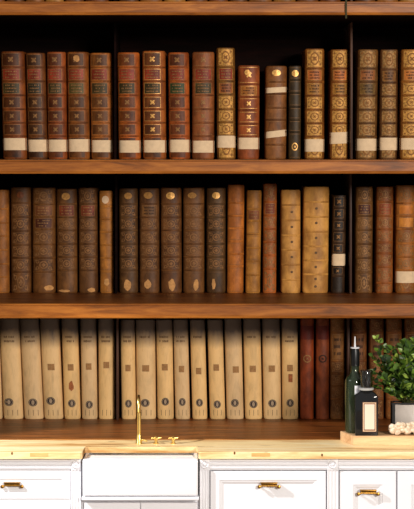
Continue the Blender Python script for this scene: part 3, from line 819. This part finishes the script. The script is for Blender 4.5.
for px, lb in ((156, 'brass cross-handled tap, the one nearer the faucet'), (173.2, 'brass cross-handled tap, the one farther from the faucet')):
    x = X(px, yf); t = thing('cross_tap', (x, yf, ZW), lb, 'tap', 'brass taps behind the sink')
    bm = bmesh.new(); lathe(bm, [(0.016, 0), (0.016, 0.003), (0.009, 0.006), (0.0075, 0.02), (0.0095, 0.026), (0.0095, 0.034), (0.004, 0.040)], n=20)
    mesh_obj('stem', bm, M['brass'], t, smooth=True)
    bm = bmesh.new()
    for an in (0.25, 0.25+PI/2):
        cx_, sy_ = math.cos(an), math.sin(an)
        tube(bm, [(-0.026*cx_, -0.026*sy_, 0.0305), (-0.020*cx_, -0.020*sy_, 0.0305), (0, 0, 0.0305), (0.020*cx_, 0.020*sy_, 0.0305), (0.026*cx_, 0.026*sy_, 0.0305)], [0.0052, 0.0052, 0.0032, 0.0052, 0.0052], 10)
    mesh_obj('cross_handle', bm, M['brass'], t, smooth=True)

# ------------------------------------------------------------------ tray
ZT = 0.949
yt0, yt1 = 0.222, 0.412
xa, xb_, xc = X(340.3, yt1), X(353.2, yt0), 1.30
bm = bmesh.new()
pts = [(xb_, yt0), (xc, yt0), (xc+0.07, yt1), (xa, yt1)]
lo = [bm.verts.new((p[0], p[1], ZW+0.0002)) for p in pts]; hi = [bm.verts.new((p[0], p[1], ZT)) for p in pts]
bm.faces.new(lo[::-1]); bm.faces.new(hi)
for i in range(4): bm.faces.new((lo[i], lo[(i+1) % 4], hi[(i+1) % 4], hi[i]))
bmesh.ops.bevel(bm, geom=list(bm.edges), offset=0.0018, segments=2, affect='EDGES')
tray = mesh_obj('wooden_tray', bm, M['tray']); tag(tray, 'pale wooden tray board on the worktop under the bottles', 'tray')

# ------------------------------------------------------------------ bottles
yb1 = 0.360; zt_ = ZT+0.0003
kb = (yb1-CY)/F
xb1 = X(354.9, yb1)
def bz1(py): return Z(py, yb1)-zt_
bt = thing('glass_bottle', (xb1, yb1, zt_), 'tall dark green glass bottle with black neck and thin pourer', 'bottle', 'bottles on the tray')
r = 0.0535; h = bz1(379)
nr = 0.0215
xo = X(359.3, yb1)-xb1
prof = [(0.044, 0), (0.049, 0.003), (r, 0.010), (r, h-0.03), (r*0.985, h-0.014), (r*0.93, h-0.002), (r*0.82, h+0.009), (r*0.66, h+0.018), (r*0.52, h+0.027), (nr*1.04, h+0.042), (nr, bz1(360))]
bm = bmesh.new()
rings = []
for rr_, hh in prof:
    t = min(1, max(0, (hh-(h-0.03))/(bz1(360)-h+0.03))); t = t*t*(3-2*t)
    rings.append([(rr_*math.cos(2*PI*i/32), rr_*0.98*math.sin(2*PI*i/32), hh) for i in range(32)])
rings += [[(p[0]*0.93, p[1]*0.93, max(p[2], 0.006)) for p in q] for q in reversed(rings)]
loft(bm, rings)
M['greenglass'] = glass('green_glass', (104, 128, 92), 0.06, trans=0.9)
mesh_obj('body', bm, M['greenglass'], bt, smooth=True)
bm = bmesh.new(); lathe(bm, [(r*0.70, 0.008), (r*0.74, 0.014), (r*0.74, h-0.025), (r*0.6, h-0.010)], n=28)
mesh_obj('contents', bm, plain('dark_oil', (18, 22, 16), 0.3, 0, 0.2), bt, smooth=True)
bm = bmesh.new(); lathe(bm, [(nr*1.12, bz1(366)), (nr*1.16, bz1(365)), (nr*1.16, bz1(352)), (nr*1.0, bz1(349.5)), (nr*0.96, bz1(348.2))], n=24)
mesh_obj('capsule', bm, M['black'], bt, smooth=True)
bm = bmesh.new(); lathe(bm, [(nr*1.14, bz1(348.2)), (nr*1.14, bz1(347.2)), (nr*0.5, bz1(347))], n=24)
mesh_obj('collar', bm, M['white'], bt, smooth=True)
bm = bmesh.new(); tube(bm, [(0, 0, bz1(347.5)), (0, 0, bz1(342)), (0, -0.002, bz1(336.5))], [0.006, 0.0042, 0.0032], 10)
mesh_obj('pourer', bm, M['white'], bt, smooth=True)
# label wraps the right half of the front
bm = bmesh.new(); R2 = r+0.0008; rr2 = []
zl0, zl1 = bz1(428), bz1(384.5)
A = [bm.verts.new((R2*math.sin(t), -R2*0.98*math.cos(t), z)) for z in (zl0, zl1) for t in [(-0.10+1.25*i/12) for i in range(13)]]
for i in range(12): bm.faces.new((A[i], A[i+1], A[14+i], A[13+i]))
lb = mesh_obj('label', bm, M['white'], bt, smooth=True); lb['label'] = 'plain white paper label'
# square bottle
yb2, dh = 0.272, 0.033
yfr = yb2-dh
xl, xr = X(355.2, yfr), X(378.2, yfr)
hw = (xr-xl)/2
def bz2(py): return Z(py, yfr)-zt_
b2 = thing('square_bottle', ((xl+xr)/2, yb2, zt_), 'short square black bottle with cream framed label and clear stopper', 'bottle', 'bottles on the tray')
H2 = bz2(396)
def rr_(k, z, rad): return rrect(-hw*k, hw*k, -dh*k, dh*k, z, rad)
bm = bmesh.new()
loft(bm, [rr_(0.97, 0, .006), rr_(1, 0.004, .007), rr_(1, H2-0.008, .007), rr_(0.96, H2, .009), rr_(0.80, H2+0.012, .012), rr_(0.56, H2+0.022, .017), rr_(0.50, H2+0.03, .015), rr_(0.5, H2+0.036, .015)])
M['blackglass'] = glass('black_glass', (26, 28, 30), 0.05, trans=0.3)
mesh_obj('body', bm, M['blackglass'], b2, smooth=True)
M['clear'] = glass('clear_glass', (225, 228, 226), 0.03, trans=1.0)
nx = X(367.5, yfr)-(xl+xr)/2
sw = 6.2*(yfr-CY)/F
bm = bmesh.new(); lathe(bm, [(sw*0.9, bz2(388)), (sw, bz2(387)), (sw, bz2(371.5)), (sw*0.95, bz2(370.8)), (sw*0.84, bz2(370.8)), (sw*0.84, bz2(387))], (0.001, 0, 0), 28)
mesh_obj('stopper', bm, M['clear'], b2, smooth=True)
bm = bmesh.new(); lathe(bm, [(sw*0.9, bz2(391)), (sw*1.2, bz2(390.4)), (sw*1.22, bz2(388.6)), (sw*0.9, bz2(388))], (0, 0, 0), 28)
mesh_obj('neck_ring', bm, plain('pale_grey_collar', (176, 178, 176), 0.3), b2, smooth=True)
bm = bmesh.new(); lathe(bm, [(sw*0.5, bz2(387)), (sw*0.54, bz2(385)), (sw*0.54, bz2(373.5)), (sw*0.5, bz2(373))], (0.006, 0, 0), 24)
mesh_obj('cork', bm, M['black'], b2, smooth=True)
bm = B(X(362.4, yfr)-(xl+xr)/2, X(376.6, yfr)-(xl+xr)/2, -dh-0.0014, -dh+0.001, bz2(432), bz2(402), bev=0.0004)
lbl = mesh_obj('label', bm, plain('label_border_brown', (96, 58, 48), 0.7), b2)
bm = B(X(363.0, yfr)-(xl+xr)/2, X(376.0, yfr)-(xl+xr)/2, -dh-0.0018, -dh-0.001, bz2(431.4), bz2(402.6)); mesh_obj('label_edge', bm, M['paperwhite'], lbl)
bm = B(X(363.7, yfr)-(xl+xr)/2, X(375.3, yfr)-(xl+xr)/2, -dh-0.0021, -dh-0.001, bz2(430.6), bz2(403.3)); mesh_obj('label_ring', bm, plain('label_ring_brown', (110, 66, 54), 0.7), lbl)
bm = B(X(364.5, yfr)-(xl+xr)/2, X(374.5, yfr)-(xl+xr)/2, -dh-0.0026, -dh-0.001, bz2(429.4), bz2(404.2)); mesh_obj('label_field', bm, plain('pale_label_field', (226, 208, 188), 0.7), lbl)

# ------------------------------------------------------------------ planter and plant
yp0, yp1 = 0.305, 0.405
xp0, xp1 = X(392.2, yp0), X(428, yp0)
zp = Z(403, yp0)-zt_
pc = ((xp0+xp1)/2, (yp0+yp1)/2, zt_)
pl = thing('potted_plant', pc, 'bushy green small-leaved plant in a black-framed glass planter', 'plant')
pw, pd = (xp1-xp0)/2, (yp1-yp0)/2
for sx in (-1, 1):
    for sy in (-1, 1):
        t = 0.008
        cx_, cy_ = sx*(pw-t), sy*(pd-t)
        mesh_obj('post', B(cx_-t, cx_+t, cy_-t, cy_+t, 0, zp, bev=0.001), M['black'], pl)
t = 0.005
for z0, z1 in ((0, 0.008), (zp-0.008, zp)):
    bm = bmesh.new()
    box(bm, -pw+0.012, pw-0.012, -pd+0.001, -pd+0.009, z0, z1); box(bm, -pw+0.012, pw-0.012, pd-0.009, pd-0.001, z0, z1)
    box(bm, -pw+0.001, -pw+0.009, -pd+0.012, pd-0.012, z0, z1); box(bm, pw-0.009, pw-0.001, -pd+0.012, pd-0.012, z0, z1)
    mesh_obj('rim', bm, M['black'], pl)
bm = bmesh.new()
loft(bm, [rrect(-pw+.012, pw-.012, -pd+.010, pd-.010, 0.002, .004), rrect(-pw+.012, pw-.012, -pd+.010, pd-.010, zp-0.012, .004), rrect(-pw+.018, pw-.018, -pd+.016, pd-.016, zp-0.012, .004), rrect(-pw+.018, pw-.018, -pd+.016, pd-.016, 0.01, .004)])
pot = mesh_obj('pot', bm, plain('brushed_grey_metal', (196, 190, 184), 0.3, 0.6, 0.15, 12), pl, smooth=True)
mesh_obj('soil', B(-pw+.019, pw-.019, -pd+.017, pd-.017, 0.011, zp-0.025), plain('soil', (52, 36, 24), 0.95, 0, 0.4, 60), pl)
m, nt, bs = nodes('leaf_green')
gi = new(nt, 'ShaderNodeNewGeometry')
nt.links.new(ramp(nt, gi.outputs['Random Per Island'], [(0.0, lin((26, 44, 18))), (0.45, lin((50, 78, 28))), (0.8, lin((92, 124, 40))), (1.0, lin((158, 182, 76)))]), bs.inputs['Base Color'])
bs.inputs['Roughness'].default_value = 0.4; bs.inputs['Subsurface Weight'].default_value = 0.0
M['leaf'] = m
rnd = random.Random(11)
leaf_bm = bmesh.new(); stem_bm = bmesh.new()
def leaf(bm, p, d, up_, L, W):
    d = d.normalized(); side = d.cross(up_).normalized(); nrm = side.cross(d).normalized()
    n = 6; L1, L2, C = [], [], []
    for i in range(n+1):
        t = i/n; wv = W*math.sin(PI*min(1, t**0.75))*(1 if 0 < i < n else 0.04)
        c = p+d*L*t-nrm*(L*0.16*t*t)
        C.append(bm.verts.new(c)); L1.append(bm.verts.new(c+side*wv+nrm*wv*0.25)); L2.append(bm.verts.new(c-side*wv+nrm*wv*0.25))
    for i in range(n):
        bm.faces.new((C[i], C[i+1], L1[i+1], L1[i])); bm.faces.new((C[i+1], C[i], L2[i], L2[i+1]))
tips = []
def W2(px, py, y): return P(px, py, y)-Vector(pc)
targets = [(376, 339, .40), (370, 357, .44), (379, 352, .40), (374, 372, .42), (386, 362, .34), (393, 350, .38), (402, 345, .36), (410, 349, .33), (417, 343, .38),
           (421, 356, .33), (405, 362, .28), (397, 372, .27), (411, 374, .28), (384, 378, .27), (377, 388, .40), (418, 380, .30), (402, 386, .25), (390, 392, .26), (411, 392, .26), (425, 392, .30), (371, 380, .47), (430, 365, .35), (386, 371, .42), (409, 357, .42)]
for (px, py, yy) in targets:
    tip = W2(px, py, yy); base = Vector((rnd.uniform(-.03, .03), rnd.uniform(-.02, .02), zp-0.03))
    mid_ = base*0.5+tip*0.5+Vector((rnd.uniform(-.02, .02)-tip.x*0.1, rnd.uniform(-.02, .02), 0.035))
    path = []
    for q in range(13):
        t = q/12; path.append(base*(1-t)**2+mid_*2*t*(1-t)+tip*t*t)
    tube(stem_bm, path, [0.0024-0.0014*q/12 for q in range(13)], 6)
    for q in range(4, 13):
        for rep in range(4 if q < 12 else 5):
            an = rnd.uniform(0, 2*PI)
            tdir = (path[min(q, 12)]-path[q-1]).normalized()
            d = Vector((math.cos(an), math.sin(an)*0.8, rnd.uniform(-0.1, 0.8)))+tdir*0.6
            L = rnd.uniform(0.028, 0.046)*(0.75 if px < 382 else 1.0)
            if px > 396: L *= 1.2
            wp = path[q]+d.normalized()*L*0.6+Vector(pc)
            if wp.x < X(383, wp.y) and wp.y < 0.345: continue
            if wp.x < X(371, wp.y) and wp.y < 0.44: continue
            if wp.z < Z(404, wp.y) or wp.z > Z(320, YC)-0.0: continue
            leaf(leaf_bm, path[q]+d.normalized()*0.004, d, Vector((rnd.uniform(-.6, .6), rnd.uniform(-1.0, 0.1), rnd.uniform(0.3, 1))), L, L*0.38)
mesh_obj('stems', stem_bm, plain('stem_green', (62, 66, 30), 0.6), pl, smooth=True)
mesh_obj('leaves', leaf_bm, M['leaf'], pl, smooth=True)

# ------------------------------------------------------------------ white lumpy stones in front of the planter
yq = 0.262
xq0, xq1 = X(389.5, yq), X(421, yq)
hq = (435.5-420.5)*(yq-CY)/F
m, nt, bs = nodes('white_mineral'); v = coords(nt, rnd=False)
f = noise(nt, v, 60, 5, 0.7)
nt.links.new(ramp(nt, f, [(0.3, lin((186, 158, 126))), (0.6, lin((236, 218, 194)))]), bs.inputs['Base Color']); bs.inputs['Roughness'].default_value = 0.8
bump(nt, bs, f, 0.6, 0.004)
bm = bmesh.new()
rq = random.Random(4)
W_ = (xq1-xq0)/2
for k in range(64):
    x = rq.uniform(-W_, W_)*0.9; hmax = hq*(1-0.25*(abs(x)/W_)**2)
    rad = rq.uniform(0.012, 0.019)
    z = rq.uniform(rad*0.8, hmax-rad*0.9); y = rq.uniform(-0.018, 0.016)
    mt = Matrix.Translation((x, y, max(z, rad*0.85))) @ Matrix.Rotation(rq.uniform(0, 3), 4, 'X') @ Matrix.Diagonal((1, 0.8, 0.85, 1))
    g_ = bmesh.ops.create_icosphere(bm, subdivisions=2, radius=rad, matrix=mt)
    for vv in g_['verts']: vv.co += Vector((rq.uniform(-1, 1), rq.uniform(-1, 1), rq.uniform(-1, 1)))*0.0012
mn = min(v_.co.z for v_ in bm.verts)
for v_ in bm.verts: v_.co.z -= mn
st = mesh_obj('mineral_cluster', bm, m, loc=((xq0+xq1)/2, yq, ZT+0.0004), smooth=False)
tag(st, 'lumpy whitish mineral cluster at the front of the tray', 'ornament')
